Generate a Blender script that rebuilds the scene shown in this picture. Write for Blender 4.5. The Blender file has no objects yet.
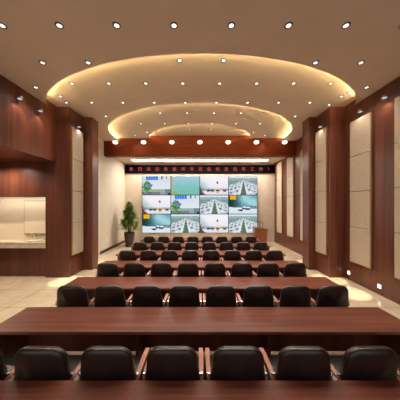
import bpy, bmesh, math, random
from mathutils import Vector, Matrix
random.seed(7)
PI = math.pi
scene = bpy.context.scene
C = scene.collection

# ---------------------------------------------------------------- camera, world, exposure
EYE = 2.42
cam_d = bpy.data.cameras.new('camera')
cam_d.sensor_width = 36.0
cam_d.lens = 18.0
cam_d.shift_x = 1.4 / 400
cam_d.shift_y = 5.3 / 400
cam_d.clip_start = 0.05
cam_d.clip_end = 100
cam = bpy.data.objects.new('camera', cam_d)
cam.location = (-0.071, 0, EYE)
cam.rotation_euler = (PI / 2, 0, 0)
C.objects.link(cam)
scene.camera = cam

world = bpy.data.worlds.new('world')
scene.world = world
world.use_nodes = True
bgn = world.node_tree.nodes['Background']
bgn.inputs['Color'].default_value = (1.0, 0.93, 0.86, 1)
bgn.inputs['Strength'].default_value = 0.85

scene.view_settings.view_transform = 'Standard'
scene.view_settings.look = 'None'
scene.view_settings.gamma = 1
scene.view_settings.use_curve_mapping = False
scene.view_settings.exposure = -0.35

DOWN_W = 53.0        # ceiling downlights
WALL_W = 17.0        # wall washers
POOL_W = 2400.0       # narrow spots making pools on the floor
GLOBE_E = 4.2
COVE_E = 125.0

# ---------------------------------------------------------------- materials
def srgb(r, g, b):
    def f(c):
        c /= 255.0
        return c / 12.92 if c <= 0.04045 else ((c + 0.055) / 1.055) ** 2.4
    return (f(r), f(g), f(b), 1.0)

def new_mat(name, col, rough=0.5, metal=0.0, spec=0.5, coat=0.0):
    m = bpy.data.materials.new(name)
    m.use_nodes = True
    b = m.node_tree.nodes['Principled BSDF']
    b.inputs['Base Color'].default_value = col
    b.inputs['Roughness'].default_value = rough
    b.inputs['Metallic'].default_value = metal
    b.inputs['Specular IOR Level'].default_value = spec
    b.inputs['Coat Weight'].default_value = coat
    b.inputs['Coat Roughness'].default_value = 0.15
    return m

def noise_mat(name, c1, c2, scale, rough=0.5, spec=0.5, detail=4.0, bump=0.0, coat=0.0, mid=(0.35, 0.65), nscale=1.0):
    """colour varied by object-space noise stretched by the 3-vector scale"""
    m = new_mat(name, c1, rough, 0, spec, coat)
    nt = m.node_tree
    b = nt.nodes['Principled BSDF']
    tc = nt.nodes.new('ShaderNodeTexCoord')
    mp = nt.nodes.new('ShaderNodeMapping')
    mp.inputs['Scale'].default_value = scale
    nz = nt.nodes.new('ShaderNodeTexNoise')
    nz.inputs['Scale'].default_value = nscale
    nz.inputs['Detail'].default_value = detail
    nz.inputs['Roughness'].default_value = 0.6
    cr = nt.nodes.new('ShaderNodeValToRGB')
    cr.color_ramp.elements[0].position = mid[0]
    cr.color_ramp.elements[0].color = c1
    cr.color_ramp.elements[1].position = mid[1]
    cr.color_ramp.elements[1].color = c2
    L = nt.links.new
    L(tc.outputs['Object'], mp.inputs['Vector'])
    L(mp.outputs['Vector'], nz.inputs['Vector'])
    L(nz.outputs['Fac'], cr.inputs['Fac'])
    L(cr.outputs['Color'], b.inputs['Base Color'])
    if bump:
        bp = nt.nodes.new('ShaderNodeBump')
        bp.inputs['Strength'].default_value = bump
        bp.inputs['Distance'].default_value = 0.01
        L(nz.outputs['Fac'], bp.inputs['Height'])
        L(bp.outputs['Normal'], b.inputs['Normal'])
    return m

def emit_mat(name, col, strength):
    m = bpy.data.materials.new(name)
    m.use_nodes = True
    nt = m.node_tree
    nt.nodes.clear()
    e = nt.nodes.new('ShaderNodeEmission')
    e.inputs['Color'].default_value = col
    e.inputs['Strength'].default_value = strength
    o = nt.nodes.new('ShaderNodeOutputMaterial')
    nt.links.new(e.outputs[0], o.inputs[0])
    return m

def floor_mat():
    m = new_mat('cream_tile', (0.5, 0.4, 0.3, 1), 0.16, 0, 0.5)
    nt = m.node_tree
    b = nt.nodes['Principled BSDF']
    L = nt.links.new
    tc = nt.nodes.new('ShaderNodeTexCoord')
    mp = nt.nodes.new('ShaderNodeMapping')
    mp.inputs['Location'].default_value = (0.6, 0.27, 0)
    br = nt.nodes.new('ShaderNodeTexBrick')
    br.offset = 0.0
    br.inputs['Scale'].default_value = 1.0
    br.inputs['Brick Width'].default_value = 1.0
    br.inputs['Row Height'].default_value = 1.0
    br.inputs['Mortar Size'].default_value = 0.006
    br.inputs['Mortar'].default_value = srgb(128, 106, 80)
    nz = nt.nodes.new('ShaderNodeTexNoise')
    nz.inputs['Scale'].default_value = 1.7
    nz.inputs['Detail'].default_value = 6
    nz.inputs['Distortion'].default_value = 1.2
    cr = nt.nodes.new('ShaderNodeValToRGB')
    cr.color_ramp.elements[0].position = 0.3
    cr.color_ramp.elements[0].color = srgb(200, 178, 148)
    cr.color_ramp.elements[1].position = 0.7
    cr.color_ramp.elements[1].color = srgb(218, 200, 172)
    L(tc.outputs['Object'], mp.inputs['Vector'])
    L(mp.outputs['Vector'], br.inputs['Vector'])
    L(tc.outputs['Object'], nz.inputs['Vector'])
    L(nz.outputs['Fac'], cr.inputs['Fac'])
    L(cr.outputs['Color'], br.inputs['Color1'])
    L(cr.outputs['Color'], br.inputs['Color2'])
    L(br.outputs['Color'], b.inputs['Base Color'])
    return m

def wallwood_mat():
    """mahogany veneer: vertical grain, board to board tone changes"""
    m = new_mat('mahogany_veneer', (0.1, 0.03, 0.02, 1), 0.34, 0, 0.5)
    nt = m.node_tree
    b = nt.nodes['Principled BSDF']
    L = nt.links.new
    tc = nt.nodes.new('ShaderNodeTexCoord')
    mp = nt.nodes.new('ShaderNodeMapping')
    mp.inputs['Scale'].default_value = (14, 14, 0.5)
    nz = nt.nodes.new('ShaderNodeTexNoise')
    nz.inputs['Scale'].default_value = 1.0
    nz.inputs['Detail'].default_value = 5
    mp2 = nt.nodes.new('ShaderNodeMapping')
    mp2.inputs['Scale'].default_value = (2.6, 2.6, 0.08)
    nz2 = nt.nodes.new('ShaderNodeTexNoise')
    nz2.inputs['Scale'].default_value = 1.0
    nz2.inputs['Detail'].default_value = 2
    mx = nt.nodes.new('ShaderNodeMix')
    mx.data_type = 'FLOAT'
    mx.inputs[0].default_value = 0.5
    cr = nt.nodes.new('ShaderNodeValToRGB')
    cr.color_ramp.elements[0].position = 0.34
    cr.color_ramp.elements[0].color = WOOD_D
    cr.color_ramp.elements[1].position = 0.66
    cr.color_ramp.elements[1].color = WOOD_L
    L(tc.outputs['Object'], mp.inputs['Vector'])
    L(mp.outputs['Vector'], nz.inputs['Vector'])
    L(tc.outputs['Object'], mp2.inputs['Vector'])
    L(mp2.outputs['Vector'], nz2.inputs['Vector'])
    L(nz.outputs['Fac'], mx.inputs[2])
    L(nz2.outputs['Fac'], mx.inputs[3])
    L(mx.outputs[0], cr.inputs['Fac'])
    L(cr.outputs['Color'], b.inputs['Base Color'])
    return m

WOOD_D = srgb(76, 40, 29)
WOOD_L = srgb(120, 67, 49)
M = {}
M['ceiling'] = noise_mat('ceiling_paint', srgb(214, 194, 174), srgb(218, 198, 178), (1, 1, 1), 0.85, 0.2, nscale=2)
M['wood'] = wallwood_mat()
M['wood_h'] = noise_mat('beam_veneer', srgb(92, 38, 16), srgb(110, 45, 16), (0.6, 12, 12), 0.55, 0.12)
M['table'] = noise_mat('table_veneer', srgb(92, 47, 34), srgb(134, 76, 57), (0.5, 16, 16), 0.4, 0.22, detail=6, mid=(0.32, 0.72))
M['table_edge'] = noise_mat('table_edging', srgb(128, 80, 62), srgb(140, 90, 70), (0.7, 20, 20), 0.35)
M['table_in'] = noise_mat('table_panel', srgb(110, 58, 42), srgb(136, 76, 56), (6, 6, 0.6), 0.45)
M['arm'] = noise_mat('chair_arm_wood', srgb(168, 106, 84), srgb(190, 126, 102), (20, 2, 20), 0.35)
M['leather'] = noise_mat('black_leather', srgb(32, 27, 25), srgb(38, 32, 30), (1, 1, 1), 0.3, 0.75, bump=0.05, nscale=60)
M['chrome'] = new_mat('chrome', (0.75, 0.73, 0.7, 1), 0.2, 1.0)
M['cream_wall'] = noise_mat('cream_wallpaper', srgb(208, 194, 174), srgb(216, 202, 183), (1, 1, 1), 0.6, 0.3, nscale=3)
M['panel'] = noise_mat('beige_upholstery', srgb(184, 167, 144), srgb(192, 175, 152), (1, 1, 1), 0.7, 0.3, nscale=8)
M['gold'] = new_mat('brass_edge', srgb(176, 132, 78), 0.35, 0.8)
M['floor'] = floor_mat()
M['marble'] = noise_mat('cream_marble', srgb(205, 188, 160), srgb(228, 214, 190), (1, 1, 1), 0.2, 0.5, detail=8, nscale=4)
M['niche'] = new_mat('niche_tile', srgb(224, 206, 178), 0.4)
M['mirror'] = new_mat('mirror_glass', (0.86, 0.84, 0.8, 1), 0.12, 1.0)
M['dark'] = new_mat('dark_trim', srgb(64, 42, 32), 0.5)
M['white'] = new_mat('white_plastic', srgb(225, 215, 202), 0.4)
M['ring'] = new_mat('downlight_ring', srgb(110, 94, 80), 0.4, 0.3)
M['lens'] = emit_mat('lamp_lens', (1.0, 0.95, 0.88, 1), 2.6)
M['globe'] = emit_mat('lamp_globe', (1.0, 0.92, 0.82, 1), GLOBE_E)
M['washer'] = emit_mat('washer_lens', (0.85, 0.88, 1.0, 1), 0.9)
M['step'] = emit_mat('step_light_lens', (1.0, 0.88, 0.74, 1), 5.0)
M['cove'] = emit_mat('led_strip', (1.0, 0.80, 0.40, 1), COVE_E)
M['slot'] = emit_mat('light_panel_lens', (1.0, 0.94, 0.85, 1), 46)
M['led_black'] = new_mat('led_sign_black', srgb(12, 7, 7), 0.8, 0, 0.03)
M['led_red'] = emit_mat('led_red', (1.0, 0.14, 0.2, 1), 0.85)
M['bezel'] = new_mat('screen_bezel', srgb(40, 48, 52), 0.4)
M['pot'] = noise_mat('dark_planter', srgb(52, 40, 36), srgb(66, 52, 46), (1, 1, 1), 0.4, 0.5, nscale=12)
M['soil'] = noise_mat('soil', srgb(40, 28, 20), srgb(62, 44, 30), (1, 1, 1), 0.95, 0.1, nscale=40)
M['leaf'] = noise_mat('plant_leaf', srgb(50, 86, 30), srgb(148, 172, 66), (1, 1, 1), 0.4, 0.5, nscale=5)
M['bark'] = new_mat('plant_stem', srgb(80, 62, 40), 0.8)
M['podium'] = noise_mat('podium_veneer', srgb(138, 82, 56), srgb(160, 98, 68), (10, 10, 0.7), 0.4)

# ---------------------------------------------------------------- mesh helpers
def obj(name, bm, mat, parent=None, smooth=False, loc=None):
    me = bpy.data.meshes.new(name)
    bmesh.ops.recalc_face_normals(bm, faces=bm.faces)
    bm.to_mesh(me)
    bm.free()
    if smooth:
        for p in me.polygons:
            p.use_smooth = True
    me.materials.append(mat)
    o = bpy.data.objects.new(name, me)
    C.objects.link(o)
    if parent:
        o.parent = parent
    if loc:
        o.location = loc
    return o

def add_box(bm, x0, x1, y0, y1, z0, z1, bevel=0.0, seg=2):
    r = bmesh.ops.create_cube(bm, size=1.0)
    vs = r['verts']
    for v in vs:
        v.co = Vector(((x0 + x1) / 2 + v.co.x * (x1 - x0), (y0 + y1) / 2 + v.co.y * (y1 - y0), (z0 + z1) / 2 + v.co.z * (z1 - z0)))
    if bevel > 0:
        es = list({e for v in vs for e in v.link_edges})
        bmesh.ops.bevel(bm, geom=es, offset=bevel, segments=seg, affect='EDGES', profile=0.5)
    return bm

def box(*a, **k):
    return add_box(bmesh.new(), *a, **k)

def add_tube(bm, pts, rad, seg=8, cap=True):
    """round tube along points; rad a number or a list"""
    pts = [Vector(p) for p in pts]
    rings = []
    for i, p in enumerate(pts):
        a = pts[max(i - 1, 0)]
        b = pts[min(i + 1, len(pts) - 1)]
        d = (b - a).normalized()
        up = Vector((0, 0, 1)) if abs(d.z) < 0.9 else Vector((1, 0, 0))
        s = d.cross(up).normalized()
        t = s.cross(d).normalized()
        r = rad[i] if isinstance(rad, (list, tuple)) else rad
        rings.append([bm.verts.new(p + (s * math.cos(2 * PI * k / seg) + t * math.sin(2 * PI * k / seg)) * r) for k in range(seg)])
    for r0, r1 in zip(rings, rings[1:]):
        for k in range(seg):
            bm.faces.new((r0[k], r0[(k + 1) % seg], r1[(k + 1) % seg], r1[k]))
    if cap:
        bm.faces.new(rings[0])
        bm.faces.new(rings[-1])
    return bm

def add_lathe(bm, prof, seg=24, cx=0, cy=0):
    rings = []
    for r, z in prof:
        rings.append([bm.verts.new((cx + r * math.cos(2 * PI * k / seg), cy + r * math.sin(2 * PI * k / seg), z)) for k in range(seg)])
    for r0, r1 in zip(rings, rings[1:]):
        for k in range(seg):
            bm.faces.new((r0[k], r0[(k + 1) % seg], r1[(k + 1) % seg], r1[k]))
    bm.faces.new(rings[0])
    bm.faces.new(rings[-1])
    return bm

def add_prism(bm, pts2, z0, z1):
    a = [bm.verts.new((x, y, z0)) for x, y in pts2]
    b = [bm.verts.new((x, y, z1)) for x, y in pts2]
    n = len(pts2)
    for i in range(n):
        bm.faces.new((a[i], a[(i + 1) % n], b[(i + 1) % n], b[i]))
    bm.faces.new(a)
    bm.faces.new(b)
    return bm

def add_strip_bar(bm, path, wid, thk):
    """rectangular bar swept along a path in the YZ plane; width in X"""
    rings = []
    pts = [Vector(p) for p in path]
    for i, p in enumerate(pts):
        a = pts[max(i - 1, 0)]
        b = pts[min(i + 1, len(pts) - 1)]
        d = (b - a).normalized()
        n = Vector((0, -d.z, d.y))
        w = wid[i] if isinstance(wid, (list, tuple)) else wid
        X = Vector((w / 2, 0, 0))
        rings.append([bm.verts.new(p + q) for q in (X + n * thk / 2, -X + n * thk / 2, -X - n * thk / 2, X - n * thk / 2)])
    for r0, r1 in zip(rings, rings[1:]):
        for k in range(4):
            bm.faces.new((r0[k], r0[(k + 1) % 4], r1[(k + 1) % 4], r1[k]))
    bm.faces.new(rings[0])
    bm.faces.new(rings[-1])
    return bm

def thing(name, label, cat, loc=(0, 0, 0), group=None, rotz=0):
    o = bpy.data.objects.new(name, None)
    o.empty_display_size = 0.1
    C.objects.link(o)
    o.location = loc
    o.rotation_euler = (0, 0, rotz)
    return tag(o, label, cat, group)

def tag(o, label, cat, group=None):
    o['label'] = label
    o['category'] = cat
    if group:
        o['group'] = group
    return o

def struct(name, bm, mat):
    o = obj(name, bm, mat)
    o['kind'] = 'structure'
    return o

def dup(root, loc, label, rotz=None):
    r = root.copy()
    C.objects.link(r)
    r.location = loc
    if rotz is not None:
        r.rotation_euler = (0, 0, rotz)
    r['label'] = label
    for ch in list(root.children):
        c = ch.copy()
        C.objects.link(c)
        c.parent = r
        for g in list(ch.children):
            d = g.copy()
            C.objects.link(d)
            d.parent = c
    return r

ORD = ['first', 'second', 'third', 'fourth', 'fifth', 'sixth', 'seventh', 'eighth', 'ninth', 'tenth']

# ---------------------------------------------------------------- the room
YB = -2.6            # open rear end of the hall, behind the camera
YE = 13.2            # end wall
YBEAM = 10.25
W0, W1, W2, W3 = 4.82, 4.33, 4.05, 4.93
W1L = 4.40
H0, H1, H2, H3 = EYE + 3.14, EYE + 3.30, EYE + 3.44, EYE + 3.57
BULK = 3.87          # underside of the bulkhead over the wash alcove
ALC = -9.0           # far side of the alcove

struct('floor', box(ALC, 5.3, YB, YE + 0.2, -0.1, 0), M['floor'])
# right wall: stepped plan
struct('wall_right', add_prism(bmesh.new(), [(5.2, YB), (W0, YB), (W0, 6.7), (W1, 6.7), (W1, 7.5), (W2, 7.5), (W2, 7.93), (W3, 7.93), (W3, YE), (5.2, YE)], 0, 6.3), M['wood'])
# left: pilasters beyond the alcove, cream wall, bulkhead above the alcove
struct('wall_left', add_prism(bmesh.new(), [(-W0, 6.7), (-W1L, 6.7), (-W1L, 7.5), (-W2, 7.5), (-W2, 7.93), (-5.0, 7.93), (-W0, 7.8)], 0, 6.3), M['wood'])
struct('wall_left_cream', box(-5.2, -W3, 7.93, YE, 0, 6.3), M['cream_wall'])
struct('wall_left_bulkhead', box(-5.1, -W0, YB, 6.7, BULK, 6.3), M['wood'])
struct('wall_end', box(-5.2, 5.2, YE, YE + 0.2, 0, 6.3), M['cream_wall'])
# alcove with the wash niche
NX0, NX1, NZ0, NZ1, NY = -8.2, -5.2, 0.98, 2.70, 6.7
bm = bmesh.new()
add_box(bm, ALC, NX0, NY, NY + 0.7, 0, BULK + 0.1)
add_box(bm, NX1, -W0, NY, NY + 0.7, 0, 6.3)
add_box(bm, NX0, NX1, NY, NY + 0.08, NZ1, BULK + 0.1)
add_box(bm, NX0, NX1, NY + 0.08, NY + 0.7, NZ1 + 0.08, BULK + 0.1)
add_box(bm, NX0, NX1, NY + 0.12, NY + 0.7, 0, NZ0)
struct('wall_alcove', bm, M['wood'])
struct('wall_alcove_niche', box(NX0, NX1, NY + 0.55, NY + 0.72, NZ0, NZ1 + 0.079), M['niche'])
struct('wall_alcove_side', box(ALC - 0.2, ALC, YB, NY + 0.7, 0, BULK + 0.1), M['wood'])
struct('ceiling_alcove', box(ALC, -5.1, YB, NY, BULK, BULK + 0.15), M['wood'])
struct('baseboard_left', box(-W3, -W3 + 0.03, 7.95, YE, 0, 0.14), M['dark'])
struct('trim_1', box(-W3, -W3 + 0.05, 9.62, 9.74, 0, 5.15), M['white'])

# ceiling: nested elliptical recesses, each lip a thin slab
def ell(cx, cy, a, b, x0, x1, n=64):
    out = []
    for i in range(n + 1):
        x = x0 + (x1 - x0) * i / n
        out.append((x, cy - b * math.sqrt(max(0, 1 - ((x - cx) / a) ** 2))))
    return out
def arc(cy, a, b, ymax, n=72):
    """arc of the ellipse (centre 0,cy) on its near side, up to depth ymax, left to right"""
    t_end = math.asin(max(-1, min(1, (ymax - cy) / b)))
    out = []
    for i in range(n + 1):
        t = (PI - t_end) + (PI + 2 * t_end) * i / n      # angle from left end over the near apex
        out.append((a * math.cos(t), cy + b * math.sin(t)))
    return out
A1 = ell(0, 7.5, 5.2, 3.36, -5.1, 5.1)
A2 = arc(9.68, 4.18, 3.25, YBEAM + 0.05)
A3 = arc(10.5, 2.62, 2.08, YBEAM + 0.05)
def slab(name, pts, zb, zt):
    bm = bmesh.new()
    add_prism(bm, pts, zb, zt)
    bmesh.ops.triangulate(bm, faces=[f for f in bm.faces if len(f.verts) > 4])
    return struct(name, bm, M['ceiling'])
slab('ceiling', [(-5.1, YB), (5.1, YB)] + A1[::-1], H0, H0 + 0.035)
def ring_slab(name, A, ynear, z):
    """slab between a rectangle and the arc A, open towards the beam; quads along rays from the arc's far middle"""
    yc = YBEAM + 0.05
    def hit(p):
        dx, dy = p[0], min(p[1] - yc, 0)
        k = min(5.2 / abs(dx) if abs(dx) > 1e-6 else 1e9, (yc - ynear) / -dy if dy < -1e-6 else 1e9)
        return (dx * k, yc + dy * k)
    P = list(A)
    kc = (yc - ynear) / 5.2
    Q = [hit(p) for p in P]
    ins = []
    for i in range(len(P) - 1):          # keep the rectangle's corners
        a, b = Q[i], Q[i + 1]
        ins.append((P[i], a))
        if abs(abs(a[0]) - 5.2) < 1e-6 and abs(b[1] - ynear) < 1e-6 and abs(a[1] - ynear) > 1e-6:
            ins.append((P[i + 1], (a[0], ynear)))
        if abs(abs(b[0]) - 5.2) < 1e-6 and abs(a[1] - ynear) < 1e-6 and abs(b[1] - ynear) > 1e-6:
            ins.append((P[i], (b[0], ynear)))
    ins.append((P[-1], Q[-1]))
    bm = bmesh.new()
    for zz in (z, z + 0.035):
        lay = [(bm.verts.new((p[0], p[1], zz)), bm.verts.new((q[0], q[1], zz))) for p, q in ins]
        for (p0, q0), (p1, q1) in zip(lay, lay[1:]):
            bm.faces.new((p0, p1, q1, q0))
    for i in range(len(P) - 1):
        bm.faces.new([bm.verts.new((P[j][0], P[j][1], zz)) for j, zz in ((i, z), (i + 1, z), (i + 1, z + 0.035), (i, z + 0.035))])
    bmesh.ops.remove_doubles(bm, verts=bm.verts, dist=1e-5)
    return struct(name, bm, M['ceiling'])
ring_slab('ceiling_recess_outer', A2, 3.6, H1)
ring_slab('ceiling_recess_middle', A3, 5.8, H2)
struct('ceiling_recess_inner', box(-5.2, 5.2, 7.6, YBEAM + 0.1, H3, H3 + 0.05), M['ceiling'])
def cove(A, d, z, label):
    bm = bmesh.new()
    pts = []
    n = len(A)
    for i, p in enumerate(A):
        a = Vector(A[max(i - 1, 0)]); b = Vector(A[min(i + 1, n - 1)])
        t = (b - a).normalized()
        nrm = Vector((t.y, -t.x))
        q = Vector(p) + nrm * d
        if abs(q.x) < 4.75:
            pts.append(q)
    for q, r in zip(pts, pts[1:]):
        v = [bm.verts.new((q.x, q.y, z)), bm.verts.new((r.x, r.y, z)), bm.verts.new((r.x, r.y, z + 0.03)), bm.verts.new((q.x, q.y, z + 0.03))]
        bm.faces.new(v)
    bmesh.ops.remove_doubles(bm, verts=bm.verts, dist=1e-5)
    ex = bmesh.ops.extrude_face_region(bm, geom=bm.faces[:])
    o = obj('cove_light_strip', bm, M['cove'])
    return tag(o, label, 'light strip', 'cove lighting of the ceiling recesses')
cove(A1, 0.10, H0 + 0.045, 'warm glowing light strip hidden along the edge of the largest ceiling recess')
cove(A2, 0.10, H1 + 0.045, 'warm glowing light strip hidden along the edge of the middle ceiling recess')
cove(A3, 0.10, H2 + 0.045, 'warm glowing light strip hidden along the edge of the smallest ceiling recess by the beam')
struct('trim_2', box(-W3, W3, YBEAM, YBEAM + 0.35, EYE + 2.54, 6.3), M['wood_h'])
# stage ceiling with a long slot for the light panel
SZ = EYE + 2.74
SX, SY0, SY1 = 4.15, 12.0, 12.56
bm = bmesh.new()
add_box(bm, -5, 5, YBEAM + 0.35, SY0, SZ, SZ + 0.1)
add_box(bm, -5, 5, SY1, YE, SZ, SZ + 0.1)
add_box(bm, -5, -SX, SY0, SY1, SZ, SZ + 0.1)
add_box(bm, SX, 5, SY0, SY1, SZ, SZ + 0.1)
add_box(bm, -5, 5, YBEAM + 0.35, YE, SZ + 0.2, SZ + 0.25)
struct('ceiling_stage', bm, M['ceiling'])
t = thing('ceiling_light_panel', 'long white light panel set in the ceiling in front of the video wall', 'ceiling light', (0, (SY0 + SY1) / 2, SZ + 0.1))
obj('light_frame', box(-SX + 0.01, SX - 0.01, -0.27, 0.27, 0.0, 0.09), M['white'], t)
obj('diffuser', box(-SX + 0.04, SX - 0.04, -0.25, 0.25, -0.02, 0.0), M['slot'], t)

# ---------------------------------------------------------------- upholstered wall panels
def wall_panel(xface, y0, y1, z0, z1, side, label):
    """side=+1: wall on the right, panel faces -X"""
    yc = (y0 + y1) / 2
    t = thing('wall_panel', label, 'wall panel', (xface, yc, (z0 + z1) / 2), 'upholstered wall panels')
    w, h = (y1 - y0) / 2, (z1 - z0) / 2
    s = -side
    def X(a, b):
        return (min(s * a, s * b), max(s * a, s * b))
    bm = bmesh.new()
    a, b = X(0, 0.05)
    for yy in ((-w, -w + 0.02), (w - 0.02, w)):
        add_box(bm, a, b, yy[0], yy[1], -h, h)
    for zz in ((-h, -h + 0.02), (h - 0.02, h)):
        add_box(bm, a, b, -w, w, zz[0], zz[1])
    obj('panel_frame', bm, M['gold'], t)
    n = 4
    for i in range(n):
        za = -h + 0.022 + (2 * h - 0.044) * i / n + 0.006
        zb = -h + 0.022 + (2 * h - 0.044) * (i + 1) / n - 0.006
        a, b = X(0.005, 0.075)
        obj('cushion', box(a, b, -w + 0.024, w - 0.024, za, zb, bevel=0.015), M['panel'], t, smooth=False)
    return t
PZ0, PZ1 = 0.62, 5.06
wall_panel(W0, 5.60, 6.40, PZ0, PZ1, 1, 'tall beige upholstered panel on the right wall, nearest to the right edge but one')
wall_panel(W0, 4.16, 4.95, PZ0, PZ1, 1, 'tall beige upholstered panel cut by the right edge of the photo')
wall_panel(W1, 6.80, 7.44, PZ0 + 0.08, PZ1 + 0.05, 1, 'narrow beige upholstered panel between the two wooden pilasters of the right wall')
wall_panel(W3, 8.95, 9.72, PZ0 + 0.1, PZ1, 1, 'beige panel showing as a thin strip just behind the right wooden pilaster')
wall_panel(W3, 10.42, 11.2, PZ0 + 0.1, PZ1, 1, 'beige panel on the far right wall, second from the video wall')
wall_panel(W3, 11.87, 12.65, PZ0 + 0.1, PZ1, 1, 'beige panel on the far right wall, closest to the video wall')
wall_panel(-W1L, 6.76, 7.42, PZ0 + 0.08, PZ1 + 0.05, -1, 'tall beige upholstered panel between the wooden pilasters of the left wall')

# ---------------------------------------------------------------- light fittings
def spot(name, parent, loc, watt, ang, blend, col=(1.0, 0.92, 0.82), rad=0.04):
    l = bpy.data.lights.new(name, 'SPOT')
    l.energy = watt
    l.spot_size = math.radians(ang)
    l.spot_blend = blend
    l.color = col
    l.shadow_soft_size = rad
    o = bpy.data.objects.new(name, l)
    C.objects.link(o)
    o.parent = parent
    o.location = loc
    return o

def make_downlight():
    t = thing('downlight', 'x', 'downlight', (0, 0, 0), 'recessed ceiling downlights')
    bm = bmesh.new()
    seg = 20
    prof = [(0.041, 0.0), (0.043, -0.010), (0.062, -0.012), (0.07, 0.0)]
    rings = [[bm.verts.new((r * math.cos(2 * PI * k / seg), r * math.sin(2 * PI * k / seg), z)) for k in range(seg)] for r, z in prof]
    for i in range(len(rings)):
        r0, r1 = rings[i], rings[(i + 1) % len(rings)]
        for k in range(seg):
            bm.faces.new((r0[k], r0[(k + 1) % seg], r1[(k + 1) % seg], r1[k]))
    obj('trim_ring', bm, M['ring'], t, smooth=True)
    obj('lamp_lens', add_lathe(bmesh.new(), [(0.042, -0.006), (0.042, 0.0)], 20), M['lens'], t)
    spot('lamp', t, (0, 0, -0.03), DOWN_W, 120, 0.8)
    return t
down0 = make_downlight()
used = [False]
def downlight(x, y, z, label):
    if not used[0]:
        used[0] = True
        down0.location = (x, y, z)
        down0['label'] = label
        return down0
    return dup(down0, (x, y, z), label)
rows = [
    (3.49, [-3.5, -2.5, -1.5, -0.5, 0.5, 1.5, 2.5, 3.5], H0, 'in the row nearest the camera'),
    (4.40, [-3.5, -2.5, 2.5, 3.5], H0, 'in the second row, outside the big recess'),
    (4.55, [-0.5, 0.5], H1, 'just inside the apex of the big ceiling recess'),
    (5.32, [-4.4, 4.4], H0, 'close to the side wall in front of the big recess'),
    (5.41, [-3.5, -2.5, -1.5, -0.5, 0.5, 1.5, 2.5, 3.5], H1, 'in the first full row of the big recess'),
    (6.05, [-4.25, 4.25], H1, 'at the end of the big glowing arc by the wall'),
    (6.42, [-3.5, -2.5, -1.5, -0.5, 0.5, 1.5, 2.5, 3.5], H1, 'in the second full row of the big recess'),
    (7.40, [-3.5, 3.5], H1, 'beside the middle ceiling recess'),
    (7.45, [-1.5, -0.5, 0.5, 1.5], H2, 'in the first row of the middle recess'),
    (8.42, [-2.5, -1.5, -0.5, 0.5, 1.5, 2.5], H2, 'in the second row of the middle recess'),
    (9.4, [-0.5, 0.5], H3, 'inside the smallest ceiling recess'),
    (9.4, [-2.5, 2.5], H2, 'beside the smallest ceiling recess'),
    (9.85, [-3.2, 3.2], H2, 'near the beam in the middle recess'),
]
for y, xs, z, where in rows:
    for i, x in enumerate(xs):
        n = len(xs)
        pos = ('left' if i == 0 else 'right') + ' one' if n == 2 else ORD[i] + ' from the left'
        downlight(x, y, z, 'round recessed downlight ' + where + ', ' + pos)

# rounded spot lamps under the ceiling along the beam
def make_globe():
    t = thing('globe_lamp', 'x', 'ceiling lamp', (0, 0, 0), 'round lamps in front of the beam')
    obj('lamp_collar', add_lathe(bmesh.new(), [(0.075, -0.05), (0.09, -0.03), (0.09, 0.0)], 20), M['ring'], t, smooth=True)
    obj('lamp_globe', add_lathe(bmesh.new(), [(0.02, -0.185), (0.07, -0.17), (0.115, -0.13), (0.125, -0.09), (0.10, -0.05)], 20), M['globe'], t, smooth=True)
    return t
g0 = make_globe()
for i in range(7):
    x = (114.5 + 28.5 * i - 198.6) * 9.95 / 200 - 0.071
    z = H1 if abs(x) > 4.1 else (H2 if abs(x) > 2.45 else H3)
    z = H1
    lab = 'round glowing white lamp in front of the wooden beam, ' + ORD[i] + ' from the left'
    if i == 0:
        g = g0; g.location = (x, 10.05, z - 0.03); g['label'] = lab
    else:
        g = dup(g0, (x, 10.05, z - 0.03), lab)
g0s = [o for o in C.objects if o.name.startswith('globe_lamp')]
me = bpy.data.meshes.new('lamp_arm')
bm = box(-0.03, 0.03, 0.0, 0.2, -0.02, 0.01)
bm.to_mesh(me); bm.free(); me.materials.append(M['ring'])
for g in g0s:
    a = bpy.data.objects.new('lamp_arm', me)
    C.objects.link(a)
    a.parent = g

# wall washers
def make_washer():
    t = thing('wall_spotlight', 'x', 'wall light', (0, 0, 0), 'small wall spotlights')
    obj('backplate', box(-0.015, 0.0, -0.06, 0.06, -0.03, 0.05, bevel=0.004), M['ring'], t)
    obj('lamp_housing', add_lathe(bmesh.new(), [(0.06, -0.03), (0.065, 0.0), (0.05, 0.035)], 20, cx=-0.085), M['ring'], t, smooth=True)
    obj('lamp_lens', add_lathe(bmesh.new(), [(0.052, -0.036), (0.052, -0.030)], 20, cx=-0.085), M['washer'], t)
    obj('bracket_arm', box(-0.04, -0.01, -0.015, 0.015, -0.01, 0.015), M['ring'], t)
    spot('lamp', t, (-0.12, 0, -0.05), WALL_W, 100, 0.6, (1.0, 0.88, 0.76), 0.03)
    return t
w0 = make_washer()
spots = [(W0, 5.17, 0, 'right wall, in front of the gap between the two nearest panels'), (W0, 5.95, 0, 'right wall, above the panel nearest to the right edge but one'),
         (W1, 7.1, 0, 'right wall, above the narrow panel between the pilasters'),
         (-W0, 4.5, PI, 'left upper wall, nearest the left edge'), (-W0, 5.22, PI, 'left upper wall, middle one of the three there'), (-W0, 5.9, PI, 'left upper wall, closest to the glowing arc'),
         (-W1L, 7.1, PI, 'left wall, above the upholstered panel between the pilasters'), (W0, 4.45, 0, 'right wall, above the panel cut by the right edge')]
for i, (x, y, rz, w) in enumerate(spots):
    lab = 'pale spotlight on the ' + w
    if i == 0:
        w0.location = (x, y, 5.23); w0['label'] = lab
    else:
        dup(w0, (x, y, 5.23), lab, rz)

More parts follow.
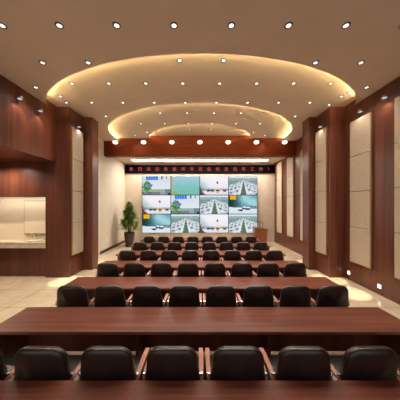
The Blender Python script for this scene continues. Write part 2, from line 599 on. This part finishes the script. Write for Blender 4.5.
# narrow accent downlights that pool on the floor next to the walls
def make_accent():
    t = thing('accent_downlight', 'x', 'downlight', (0, 0, 0), 'narrow accent downlights by the side walls')
    obj('trim_ring', add_lathe(bmesh.new(), [(0.05, -0.012), (0.065, -0.01), (0.07, 0.0)], 20), M['ring'], t, smooth=True)
    obj('lamp_lens', add_lathe(bmesh.new(), [(0.035, -0.016), (0.035, -0.012)], 16), M['lens'], t)
    spot('lamp', t, (0, 0, -0.04), POOL_W, 10.5, 0.3, (1.0, 0.88, 0.66), 0.02)
    return t
a0 = make_accent()
acc = [(4.12, 5.55, H0, 'right wall in front of the big glowing arc'), (4.2, 6.55, H1, 'right wooden pilaster'), (-4.3, 6.4, H1, 'left wooden pilaster'),
       (4.35, 8.35, H1, 'far right wall behind the pilaster'), (-4.35, 8.35, H1, 'far left wall behind the pilaster')]
for i, (x, y, z, w) in enumerate(acc):
    lab = 'tiny accent downlight beside the ' + w
    if i == 0:
        a0.location = (x, y, z); a0['label'] = lab
    else:
        dup(a0, (x, y, z), lab)

# step lights low on the right wall
for y, w in ((6.5, 'next to the pilaster'), (5.4, 'under the gap of the nearest panels')):
    t = thing('step_light', 'square step light low on right wall, ' + w, 'wall light', (W0, y, 0.23), 'step lights low on the right wall')
    obj('light_frame', box(-0.012, 0, -0.06, 0.06, -0.06, 0.06, bevel=0.003), M['white'], t)
    obj('lamp_lens', box(-0.016, -0.012, -0.045, 0.045, -0.045, 0.045), M['step'], t)

# added lamps, out of view, that brighten the alcove wood and niche
for x, w in ((-6.3, 'right one'), (-7.6, 'left one')):
    t = thing('alcove_fill_lamp', 'added fill lamp under the bulkhead in front of the wash niche, ' + w, 'downlight', (x, 6.05, BULK), 'added fill lamps over the wash niche')
    obj('trim_ring', add_lathe(bmesh.new(), [(0.05, -0.012), (0.075, -0.01), (0.085, 0.0)], 20), M['ring'], t, smooth=True)
    obj('lamp_lens', add_lathe(bmesh.new(), [(0.045, -0.016), (0.045, -0.012)], 16), M['lens'], t)
    spot('lamp', t, (0, 0, -0.05), 190, 160, 0.7, (1.0, 0.85, 0.66))
t = thing('niche_fill_light', 'added fill light strip, unseen behind the upper lip of the wash niche', 'light strip', (-6.4, NY + 0.13, NZ1 + 0.08))  # strip added out of view to brighten the niche
obj('light_frame', box(-1.1, 1.1, -0.03, 0.03, -0.02, 0.0), M['white'], t)
obj('lamp_lens', box(-1.08, 1.08, -0.022, 0.022, -0.026, -0.02), emit_mat('niche_fill_lens', (1, 0.92, 0.8, 1), 62.0), t)

# ---------------------------------------------------------------- wash niche
t = thing('vanity_counter', 'cream marble washbasin counter in the wooden niche at the left', 'counter', ((NX0 + NX1) / 2, NY, NZ0))
hw = (NX1 - NX0) / 2 - 0.005
obj('countertop', box(-hw, hw, 0.0, 0.54, 0.15, 0.20, bevel=0.006), M['marble'], t)
obj('counter_apron', box(-hw, hw, 0.01, 0.05, 0.0, 0.15), M['marble'], t)
obj('basin', add_lathe(bmesh.new(), [(0.10, 0.202), (0.17, 0.203), (0.20, 0.22), (0.19, 0.22), (0.15, 0.206)], 24, cx=0.95, cy=0.27), M['white'], t, smooth=True)
t = thing('cream_panel', 'cream rectangular panel hung over the marble washbasin counter', 'cabinet', (-5.94, NY + 0.55, 1.985))  # opaque cream panel built in place of a mirror
obj('panel_back', box(-0.42, 0.42, -0.045, 0.0, -0.60, 0.60), M['dark'], t)
obj('panel_front', box(-0.40, 0.405, -0.06, -0.047, -0.578, 0.588, bevel=0.004), M['niche'], t)
t = thing('faucet', 'small chrome faucet on the marble washbasin counter', 'faucet', (-5.93, NY + 0.45, NZ0 + 0.205))
obj('spout', add_tube(bmesh.new(), [(0, 0, 0.0), (0, 0, 0.16), (0, -0.02, 0.20), (0, -0.08, 0.21), (0, -0.13, 0.18)], 0.016), M['chrome'], t, smooth=True)
obj('handle', add_tube(bmesh.new(), [(0, 0.0, 0.2), (0, 0.02, 0.25)], 0.012), M['chrome'], t)

# ---------------------------------------------------------------- video wall and sign
def lin(c):
    return tuple(srgb(*c)[:3])
def mixc(a, b, t):
    t = max(0, min(1, t))
    return tuple(a[i] * (1 - t) + b[i] * t for i in range(3))
def blob(u, v, cu, cv, ru, rv):
    return ((u - cu) / ru) ** 2 + ((v - cv) / rv) ** 2 < 1
def img_sign(u, v, R):
    c = mixc((226, 232, 238), (205, 214, 226), v)
    if v < 0.30: c = mixc((118, 140, 146), (160, 176, 176), v / 0.3 + R() * 0.5)
    if 0.20 < v < 0.28: c = (150, 176, 140)
    if v < 0.12 + 0.06 * R() and u < 0.62: c = mixc((64, 72, 76), (150, 160, 164), R())
    if v < 0.3 and u > 0.8: c = (104, 138, 150)
    if blob(u, v, 0.17, 0.45, 0.11 + 0.09 * R(), 0.2 + 0.14 * R()) : c = (52 + R() * 30, 108 + R() * 50, 60)
    if blob(u, v, 0.22, 0.5, 0.13, 0.12): c = (80, 96, 150) if R() > 0.45 else (130, 160, 170)
    if 0.14 < u < 0.56 and v > 0.80: c = (46, 120, 214) if not (0.5 + 0.5 * math.sin(u * 70)) > 0.8 else (130, 180, 235)
    if (0.68 < u < 0.72 or 0.84 < u < 0.88) and v > 0.82: c = (60, 50, 80)
    if 0.92 < u < 0.99 and v < 0.1: c = (40, 46, 50)
    return c
def img_green(u, v, R):
    c = mixc((112, 180, 174), (160, 200, 216), v + (R() - 0.5) * 0.5)
    if v < 0.55: c = mixc(c, (120, 196, 160), 0.5 * math.sin(u * 9 + v * 14) ** 2)
    if v < 0.22 * (1 - 2 * u): c = (136, 180, 126)
    if u < 0.045: c = (214, 160, 60)
    return c
def img_cross(u, v, R):
    c = mixc((214, 216, 222), (238, 236, 242), v * 1.4)
    if v < 0.22: c = mixc((214, 208, 214), (232, 230, 236), R())
    if v > 0.2: c = mixc((150, 178, 180), c, (u * 2.2 + v * 1.3 - 0.45) + 0.25 * (R() - 0.5))
    if 0.22 < v < 0.34: c = mixc((186, 176, 186), (130, 150, 140), R())
    if u + 0.4 * v < 0.13 + 0.1 * R(): c = (60 + R() * 60, 66, 70)
    for k, (cu, col) in enumerate(((0.3, (66, 66, 110)), (0.44, (60, 74, 70)), (0.63, (92, 84, 48)), (0.88, (80, 80, 96)))):
        if blob(u, v, cu, 0.22, 0.065, 0.06): c = col
    if blob(u, v, 0.62, 0.3, 0.1, 0.045): c = (226, 190, 92)
    if blob(u, v, 0.63, 0.12, 0.05, 0.03): c = (206, 90, 70)
    if blob(u, v, 0.62, 0.66, 0.035, 0.06): c = (96, 78, 70)
    return c
def img_highway(u, v, R):
    if v > 0.9: return (208, 224, 230)
    if v > 0.76:
        return mixc((120, 148, 148), (170, 190, 190), R())
    c = mixc((196, 204, 212), (176, 190, 196), v)
    d = 0.80 - v
    k = (u - 0.52) / max(d, 0.02)
    if abs(k) < 0.14: return mixc((62, 92, 80), (112, 140, 124), R())
    if abs(k) < 0.26: return (226, 230, 226)
    if abs(k) > 0.2:
        lane = int(abs(k) * 4.0)
        fr = abs(k) * 4.0 - lane
        z = math.log(max(d, 0.02)) * 4.2 + lane * 0.37 + (0.5 if k > 0 else 0)
        if 0.25 < fr < 0.85 and z % 1.0 < 0.42:
            c = (66, 80, 92) if (int(z) + lane) % 2 == 0 else (240, 242, 246)
    if abs(k) > 1.7: c = mixc(c, (104, 134, 134), 0.55 + 0.3 * R())
    return c
def img_teal(u, v, R):
    c = mixc((92, 156, 170), (166, 208, 216), 0.5 + 0.5 * math.sin(u * 5 + v * 6) + (R() - 0.5) * 0.4)
    if v < 0.42: c = mixc((70, 100, 112), (150, 180, 190), R())
    if v < 0.26 + 0.1 * (1 - u): c = (214, 224, 232)
    if v > 0.36: c = mixc((26, 62, 56), c, (u - 0.12) * 2.6 + 0.3 * (R() - 0.5))
    for cu, cv in ((0.42, 0.2), (0.68, 0.26), (0.56, 0.28)):
        if blob(u, v, cu, cv, 0.09, 0.06): c = (52, 58, 80)
        if blob(u, v, cu, cv + 0.07, 0.08, 0.035): c = (236, 238, 240)
    if 0.05 < u < 0.26 and v > 0.76: c = (232, 168, 34)
    return c
KIND = {'S': img_sign, 'G': img_green, 'I': img_cross, 'H': img_highway, 'B': img_teal}
LAY = ['SGIH', 'ISHB', 'BHIH']
sm = bpy.data.materials.new('screen_picture')
sm.use_nodes = True
nt = sm.node_tree
nt.nodes.clear()
at = nt.nodes.new('ShaderNodeAttribute'); at.attribute_name = 'picture'
em = nt.nodes.new('ShaderNodeEmission'); em.inputs['Strength'].default_value = 1.35
ou = nt.nodes.new('ShaderNodeOutputMaterial')
nt.links.new(at.outputs['Color'], em.inputs['Color'])
nt.links.new(em.outputs[0], ou.inputs[0])
def px(x, y, d):
    """world X and Z of a photo position at depth d"""
    return (x - 198.6) * d / 200 - 0.071, EYE + (205.3 - y) * d / 200
vx0, vz1 = px(142, 176, YE - 0.1)
vx1, vz0 = px(257.3, 233, YE - 0.1)
t = thing('video_wall', 'video wall of twelve screens showing traffic camera pictures on the end wall', 'video wall', ((vx0 + vx1) / 2, YE, vz0))
tw, th = (vx1 - vx0) / 4, (vz1 - vz0) / 3
obj('wall_mount', box(-(vx1 - vx0) / 2 + 0.02, (vx1 - vx0) / 2 - 0.02, -0.05, 0, 0.02, vz1 - vz0 - 0.02), M['bezel'], t)
NXP, NYP = 46, 30
for r in range(3):
    for c in range(4):
        x0 = -(vx1 - vx0) / 2 + c * tw
        z0 = (2 - r) * th
        s = obj('screen', box(x0 + 0.004, x0 + tw - 0.004, -0.10, -0.05, z0 + 0.004, z0 + th - 0.004), M['bezel'], t)
        bm = bmesh.new()
        g = 0.022
        grid = [[bm.verts.new((x0 + g + (tw - 2 * g) * i / NXP, -0.103, z0 + g + (th - 2 * g) * j / NYP)) for i in range(NXP + 1)] for j in range(NYP + 1)]
        fs = []
        for j in range(NYP):
            for i in range(NXP):
                bm.faces.new((grid[j][i], grid[j][i + 1], grid[j + 1][i + 1], grid[j + 1][i]))
        me = bpy.data.meshes.new('screen_picture')
        bm.to_mesh(me); bm.free()
        ca = me.color_attributes.new('picture', 'FLOAT_COLOR', 'CORNER')
        fn = KIND[LAY[r][c]]
        rr = random.Random(ord(LAY[r][c]))
        k = 0
        for j in range(NYP):
            for i in range(NXP):
                col = lin(fn((i + 0.5) / NXP, (j + 0.5) / NYP, rr.random))
                for q in range(4):
                    ca.data[k].color = (col[0], col[1], col[2], 1)
                    k += 1
        me.materials.append(sm)
        p = bpy.data.objects.new('screen_picture', me)
        C.objects.link(p)
        p.parent = s

lx0, lz1 = px(124.7, 165, YE - 0.1)
lx1, lz0 = px(275.3, 173.2, YE - 0.1)
t = thing('led_sign', 'long black LED sign with red Chinese characters over the video wall', 'sign', ((lx0 + lx1) / 2, YE, (lz0 + lz1) / 2))
lw, lh = (lx1 - lx0) / 2, (lz1 - lz0) / 2
obj('sign_housing', box(-lw, lw, -0.10, 0, -lh, lh, bevel=0.01), M['led_black'], t)
text = '热烈欢迎各级领导莅临检查指导工作！'
for i, ch in enumerate(text):
    cu = bpy.data.curves.new('lettering', 'FONT')
    cu.body = ch
    cu.size = 0.275
    cu.align_x = 'CENTER'
    cu.align_y = 'CENTER'
    cu.extrude = 0.003
    cu.resolution_u = 1
    tmp = bpy.data.objects.new('tmp_text', cu)
    C.objects.link(tmp)
    bpy.context.view_layer.update()
    me = bpy.data.meshes.new_from_object(tmp.evaluated_get(bpy.context.evaluated_depsgraph_get()))
    C.objects.unlink(tmp)
    bpy.data.objects.remove(tmp)
    xs = [v.co.x for v in me.vertices]; ys = [v.co.y for v in me.vertices]
    print('char', i, len(me.vertices), min(xs, default=0), max(xs, default=0), min(ys, default=0), max(ys, default=0))
    cxm = (min(xs) + max(xs)) / 2; cym = (min(ys) + max(ys)) / 2
    if ch != '！':
        for v in me.vertices:
            v.co.x -= cxm; v.co.y -= cym
    else:
        for v in me.vertices:
            v.co.x -= cxm; v.co.y -= cym
    me.materials.clear()
    me.materials.append(M['led_red'])
    o = bpy.data.objects.new('lettering', me)
    C.objects.link(o)
    o.parent = t
    cx = px(131.4 + 8.63 * i - (1.0 if i == 16 else 0), 0, YE - 0.1)[0]
    o.location = (cx - t.location.x, -0.106, 0)
    o.rotation_euler = (PI / 2, 0, 0)

# ---------------------------------------------------------------- lectern with microphones
lxc = px(260.5, 0, 12.4)[0]
t = thing('lectern', 'wooden lectern with a sloping top standing right of the video wall', 'lectern', (lxc, 12.4, 0))
bm = bmesh.new()
add_prism(bm, [(-0.17, -0.3), (0.34, -0.3), (0.34, 0.25), (-0.17, 0.25)], 0.06, 0.96)
for v in bm.verts:
    if v.co.z < 0.5 and v.co.x > 0: v.co.x -= 0.06
obj('lectern_body', bm, M['podium'], t)
obj('front_panel', box(-0.42, -0.17, -0.26, 0.2, 0.06, 1.0, bevel=0.01), M['podium'], t)
obj('plinth', box(-0.40, 0.30, -0.30, 0.24, 0.0, 0.06), M['dark'], t)
bm = box(-0.46, 0.46, -0.36, 0.30, 0.97, 1.01, bevel=0.008)
for v in bm.verts:
    v.co.z += 0.06 * (-v.co.x) / 0.46
obj('lectern_top', bm, M['podium'], t)
for dx in (-0.05, 0.14):
    k = thing('microphone', 'thin black gooseneck microphone on the lectern, ' + ('left' if dx < 0 else 'right') + ' one of two', 'microphone', (lxc + dx, 12.4, 1.022 - 0.13 * dx), 'microphones on the lectern')
    obj('microphone_base', add_lathe(bmesh.new(), [(0.05, 0.0), (0.05, 0.025), (0.02, 0.035)], 12), M['led_black'], k)
    obj('gooseneck', add_tube(bmesh.new(), [(0, 0, 0.02), (0, 0, 0.25), (-0.03, 0, 0.34), (-0.08, 0, 0.38)], 0.01, 6), M['led_black'], k)
    obj('microphone_head', add_tube(bmesh.new(), [(-0.07, 0, 0.375), (-0.10, 0, 0.39), (-0.15, 0, 0.40)], [0.02, 0.028, 0.02], 8), M['led_black'], k)

# ---------------------------------------------------------------- potted plant
pxc = px(129.5, 0, 11.7)[0]
t = thing('potted_plant', 'tall leafy green plant in a dark tapered planter by the left wall', 'plant', (pxc, 11.7, 0))
obj('planter', add_lathe(bmesh.new(), [(0.19, 0.0), (0.21, 0.03), (0.27, 0.45), (0.30, 0.80), (0.31, 0.85), (0.27, 0.85), (0.26, 0.80)], 28), M['pot'], t, smooth=True)
obj('soil', add_lathe(bmesh.new(), [(0.26, 0.79), (0.255, 0.82)], 24), M['soil'], t)
bm = bmesh.new()
for k in range(3):
    a = k * 2.1
    add_tube(bm, [(0.05 * math.cos(a), 0.05 * math.sin(a), 0.8), (0.09 * math.cos(a), 0.09 * math.sin(a), 1.5), (0.05 * math.cos(a), 0.05 * math.sin(a), 2.1 + 0.15 * k)], [0.03, 0.025, 0.012], 7)
obj('stem', bm, M['bark'], t, smooth=True)
bm = bmesh.new()
rl = random.Random(3)
heads = []
for k in range(30):
    h = (k + 0.5) / 30
    a = k * 2.4 + rl.uniform(-0.4, 0.4)
    r = rl.uniform(0.35, 1.0) * 0.46 * (1 - h) ** 0.6
    heads.append((Vector((r * math.cos(a), r * math.sin(a), 1.04 + 1.42 * h + rl.uniform(-0.05, 0.05))), h))
for hp, h in heads:
    for k in range(46):
        a = rl.uniform(0, 2 * PI)
        L = rl.uniform(0.28, 0.46) * (1.12 - 0.42 * h)
        e0 = rl.uniform(-0.35, 1.2)
        w = rl.uniform(0.018, 0.030)
        d = Vector((math.cos(a), math.sin(a), 0))
        sd = Vector((-math.sin(a), math.cos(a), 0))
        p = hp + Vector((0, 0, rl.uniform(-0.08, 0.08)))
        prev = None
        N = 5
        for q_ in range(N + 1):
            f = q_ / N
            e = e0 - 1.1 * f * f
            ww = w * math.sin(PI * (0.15 + 0.85 * f) ** 0.8) if q_ < N else 0.001
            cur = [bm.verts.new(p - sd * ww), bm.verts.new(p + Vector((0, 0, -0.3 * ww))), bm.verts.new(p + sd * ww)]
            if prev:
                bm.faces.new((prev[0], prev[1], cur[1], cur[0]))
                bm.faces.new((prev[1], prev[2], cur[2], cur[1]))
            prev = cur
            p = p + (d * math.cos(e) + Vector((0, 0, math.sin(e)))) * (L / N)
ob = obj('foliage', bm, M['leaf'], t, smooth=True)

# ---------------------------------------------------------------- tables
TW, TD, TH = 2.88, 0.64, 0.75
def table_y(i):
    return 1.91 + 1.376 * i      # far edge
PITCH = ['closest to the camera, at the bottom edge of the photo', 'in the second row from the camera', 'in the third row from the camera', 'in the fourth row from the camera',
         'in the fifth row from the camera', 'in the sixth row from the camera', 'in the last row, nearest the video wall']
def make_table():
    t = thing('conference_table', 'x', 'table', (0, 0, 0), 'long conference tables in rows')
    obj('tabletop', box(-TW, TW, 0.02, TD, TH - 0.04, TH, bevel=0.004), M['table'], t)
    obj('edge_strip', box(-TW, TW, 0.0, 0.02, TH - 0.045, TH, bevel=0.004), M['table_edge'], t)
    for s in (-1, 1):
        a, b = sorted((s * (TW - 0.04), s * (TW - 0.09)))
        obj('end_panel', box(a, b, 0.06, TD - 0.03, 0.0, TH - 0.04), M['table_in'], t)
    for x in (-0.96, 0.96):
        obj('support_panel', box(x - 0.02, x + 0.02, 0.25, TD - 0.10, 0.0, TH - 0.04), M['table_in'], t)
    obj('modesty_panel', box(-TW + 0.09, TW - 0.09, TD - 0.10, TD - 0.075, 0.095, TH - 0.04), M['table_in'], t)
    return t
t0 = make_table()
for i in range(7):
    lab = 'long mahogany conference table ' + PITCH[i]
    loc = (0, table_y(i) - TD, 0)
    if i == 0:
        t0.location = loc; t0['label'] = lab
    else:
        dup(t0, loc, lab)

# ---------------------------------------------------------------- chairs
def outline(zb, zt, wb, wm, wt, rc, n=8):
    """half outline of a backrest from bottom centre to top centre: list of (x, z)"""
    pts = []
    rb = 0.06
    for k in range(n + 1):
        a = -PI / 2 + (PI / 2) * k / n
        pts.append((wb - rb + rb * math.cos(a), zb + rb + rb * math.sin(a)))
    zmid = zb + (zt - zb) * 0.42
    pts.append((wm, zmid))
    # top corner, elliptical
    for k in range(n + 1):
        a = (PI / 2) * k / n
        pts.append((wt - rc + rc * math.cos(a) + (0.0), zt - rc * 1.05 + rc * 1.05 * math.sin(a)))
    return pts
def backrest_bm():
    half = outline(0.40, 1.028, 0.245, 0.280, 0.252, 0.135)
    full = half + [(-x, z) for x, z in half[::-1]]
    cx, cz = 0, 0.68
    bm = bmesh.new()
    lay = [(0.80, -0.050), (0.93, -0.046), (0.985, -0.032), (1.0, -0.010), (1.0, 0.012), (0.98, 0.032), (0.92, 0.044), (0.80, 0.048)]
    rings = []
    for s, y in lay:
        ring = []
        for x, z in full:
            sx = x - (1 - s) * 0.28 * (1 if x > 0 else -1)
            sz = z - (1 - s) * 0.28 * (1 if z > cz else -1) * min(1, abs(z - cz) / 0.2)
            yy = y + 0.035 * (1 - (sx / 0.28) ** 2) * 0 - 0.05 * ((sz - 0.45) / 0.5) ** 2 + 0.02 * (abs(sx) / 0.28) ** 2
            ring.append(bm.verts.new((sx, yy, sz)))
        rings.append(ring)
    n = len(full)
    for r0, r1 in zip(rings, rings[1:]):
        for k in range(n):
            bm.faces.new((r0[k], r0[(k + 1) % n], r1[(k + 1) % n], r1[k]))
    for ring, s in ((rings[0], -1), (rings[-1], 1)):
        inner = []
        for v in ring:
            inner.append(bm.verts.new((v.co.x * 0.6, v.co.y + s * 0.006, cz + (v.co.z - cz) * 0.6)))
        for k in range(n):
            bm.faces.new((ring[k], ring[(k + 1) % n], inner[(k + 1) % n], inner[k]))
        c = bm.verts.new((0, ring[0].co.y * 0 + sum(v.co.y for v in inner) / n + s * 0.004, cz))
        for k in range(n):
            bm.faces.new((inner[k], inner[(k + 1) % n], c))
    return bm
def make_chair():
    t = thing('conference_chair', 'x', 'chair', (0, 0, 0), 'black leather conference chairs in rows')
    obj('backrest', backrest_bm(), M['leather'], t, smooth=True)
    s = obj('seat', box(-0.275, 0.275, 0.06, 0.56, 0.40, 0.51, bevel=0.045, seg=4), M['leather'], t, smooth=True)
    for sx in (-1, 1):
        x = sx * 0.290
        path = [(x, -0.01, 0.66), (x, 0.03, 0.678), (x, 0.12, 0.688), (x, 0.30, 0.685), (x, 0.42, 0.668), (x, 0.48, 0.61), (x, 0.50, 0.50), (x, 0.49, 0.38), (x, 0.49, 0.0)]
        wid = [0.022, 0.038, 0.046, 0.050, 0.050, 0.046, 0.038, 0.034, 0.028]
        a = obj('armrest', add_strip_bar(bmesh.new(), path, wid, 0.024), M['arm'], t)
        bm = box(min(sx * 0.24, sx * 0.305), max(sx * 0.24, sx * 0.305), 0.0, 0.025, 0.70, 0.716)
        obj('bracket', bm, M['chrome'], a)
        obj('leg', add_tube(bmesh.new(), [(sx * 0.22, 0.10, 0.41), (sx * 0.25, 0.04, 0.2), (sx * 0.27, -0.02, 0.0)], [0.018, 0.016, 0.013], 8), M['arm'], t, smooth=True)
    obj('seat_rail', box(-0.285, 0.285, 0.46, 0.50, 0.36, 0.40), M['arm'], t)
    return t
c0 = make_chair()
RW = ['the row nearest the camera', 'the second row from the camera', 'the third row from the camera', 'the fourth row from the camera',
      'the fifth row from the camera', 'the last row, nearest the screens']
S = 0.655
OFF = [0.11, 0.25, 0.25, 0.21, 0.20, 0.25]      # how far the backs stand from the table behind them
first = True
for i in range(6):
    for k in range(8):
        x = (k - 3.5) * S + random.uniform(-0.006, 0.006)
        y = table_y(i) + OFF[i]
        lab = 'black leather chair, ' + ORD[k] + ' from the left in ' + RW[i]
        rz = random.uniform(-0.01, 0.01)
        if first:
            c0.location = (x, y, 0); c0['label'] = lab; first = False
        else:
            dup(c0, (x, y, 0), lab, rz)
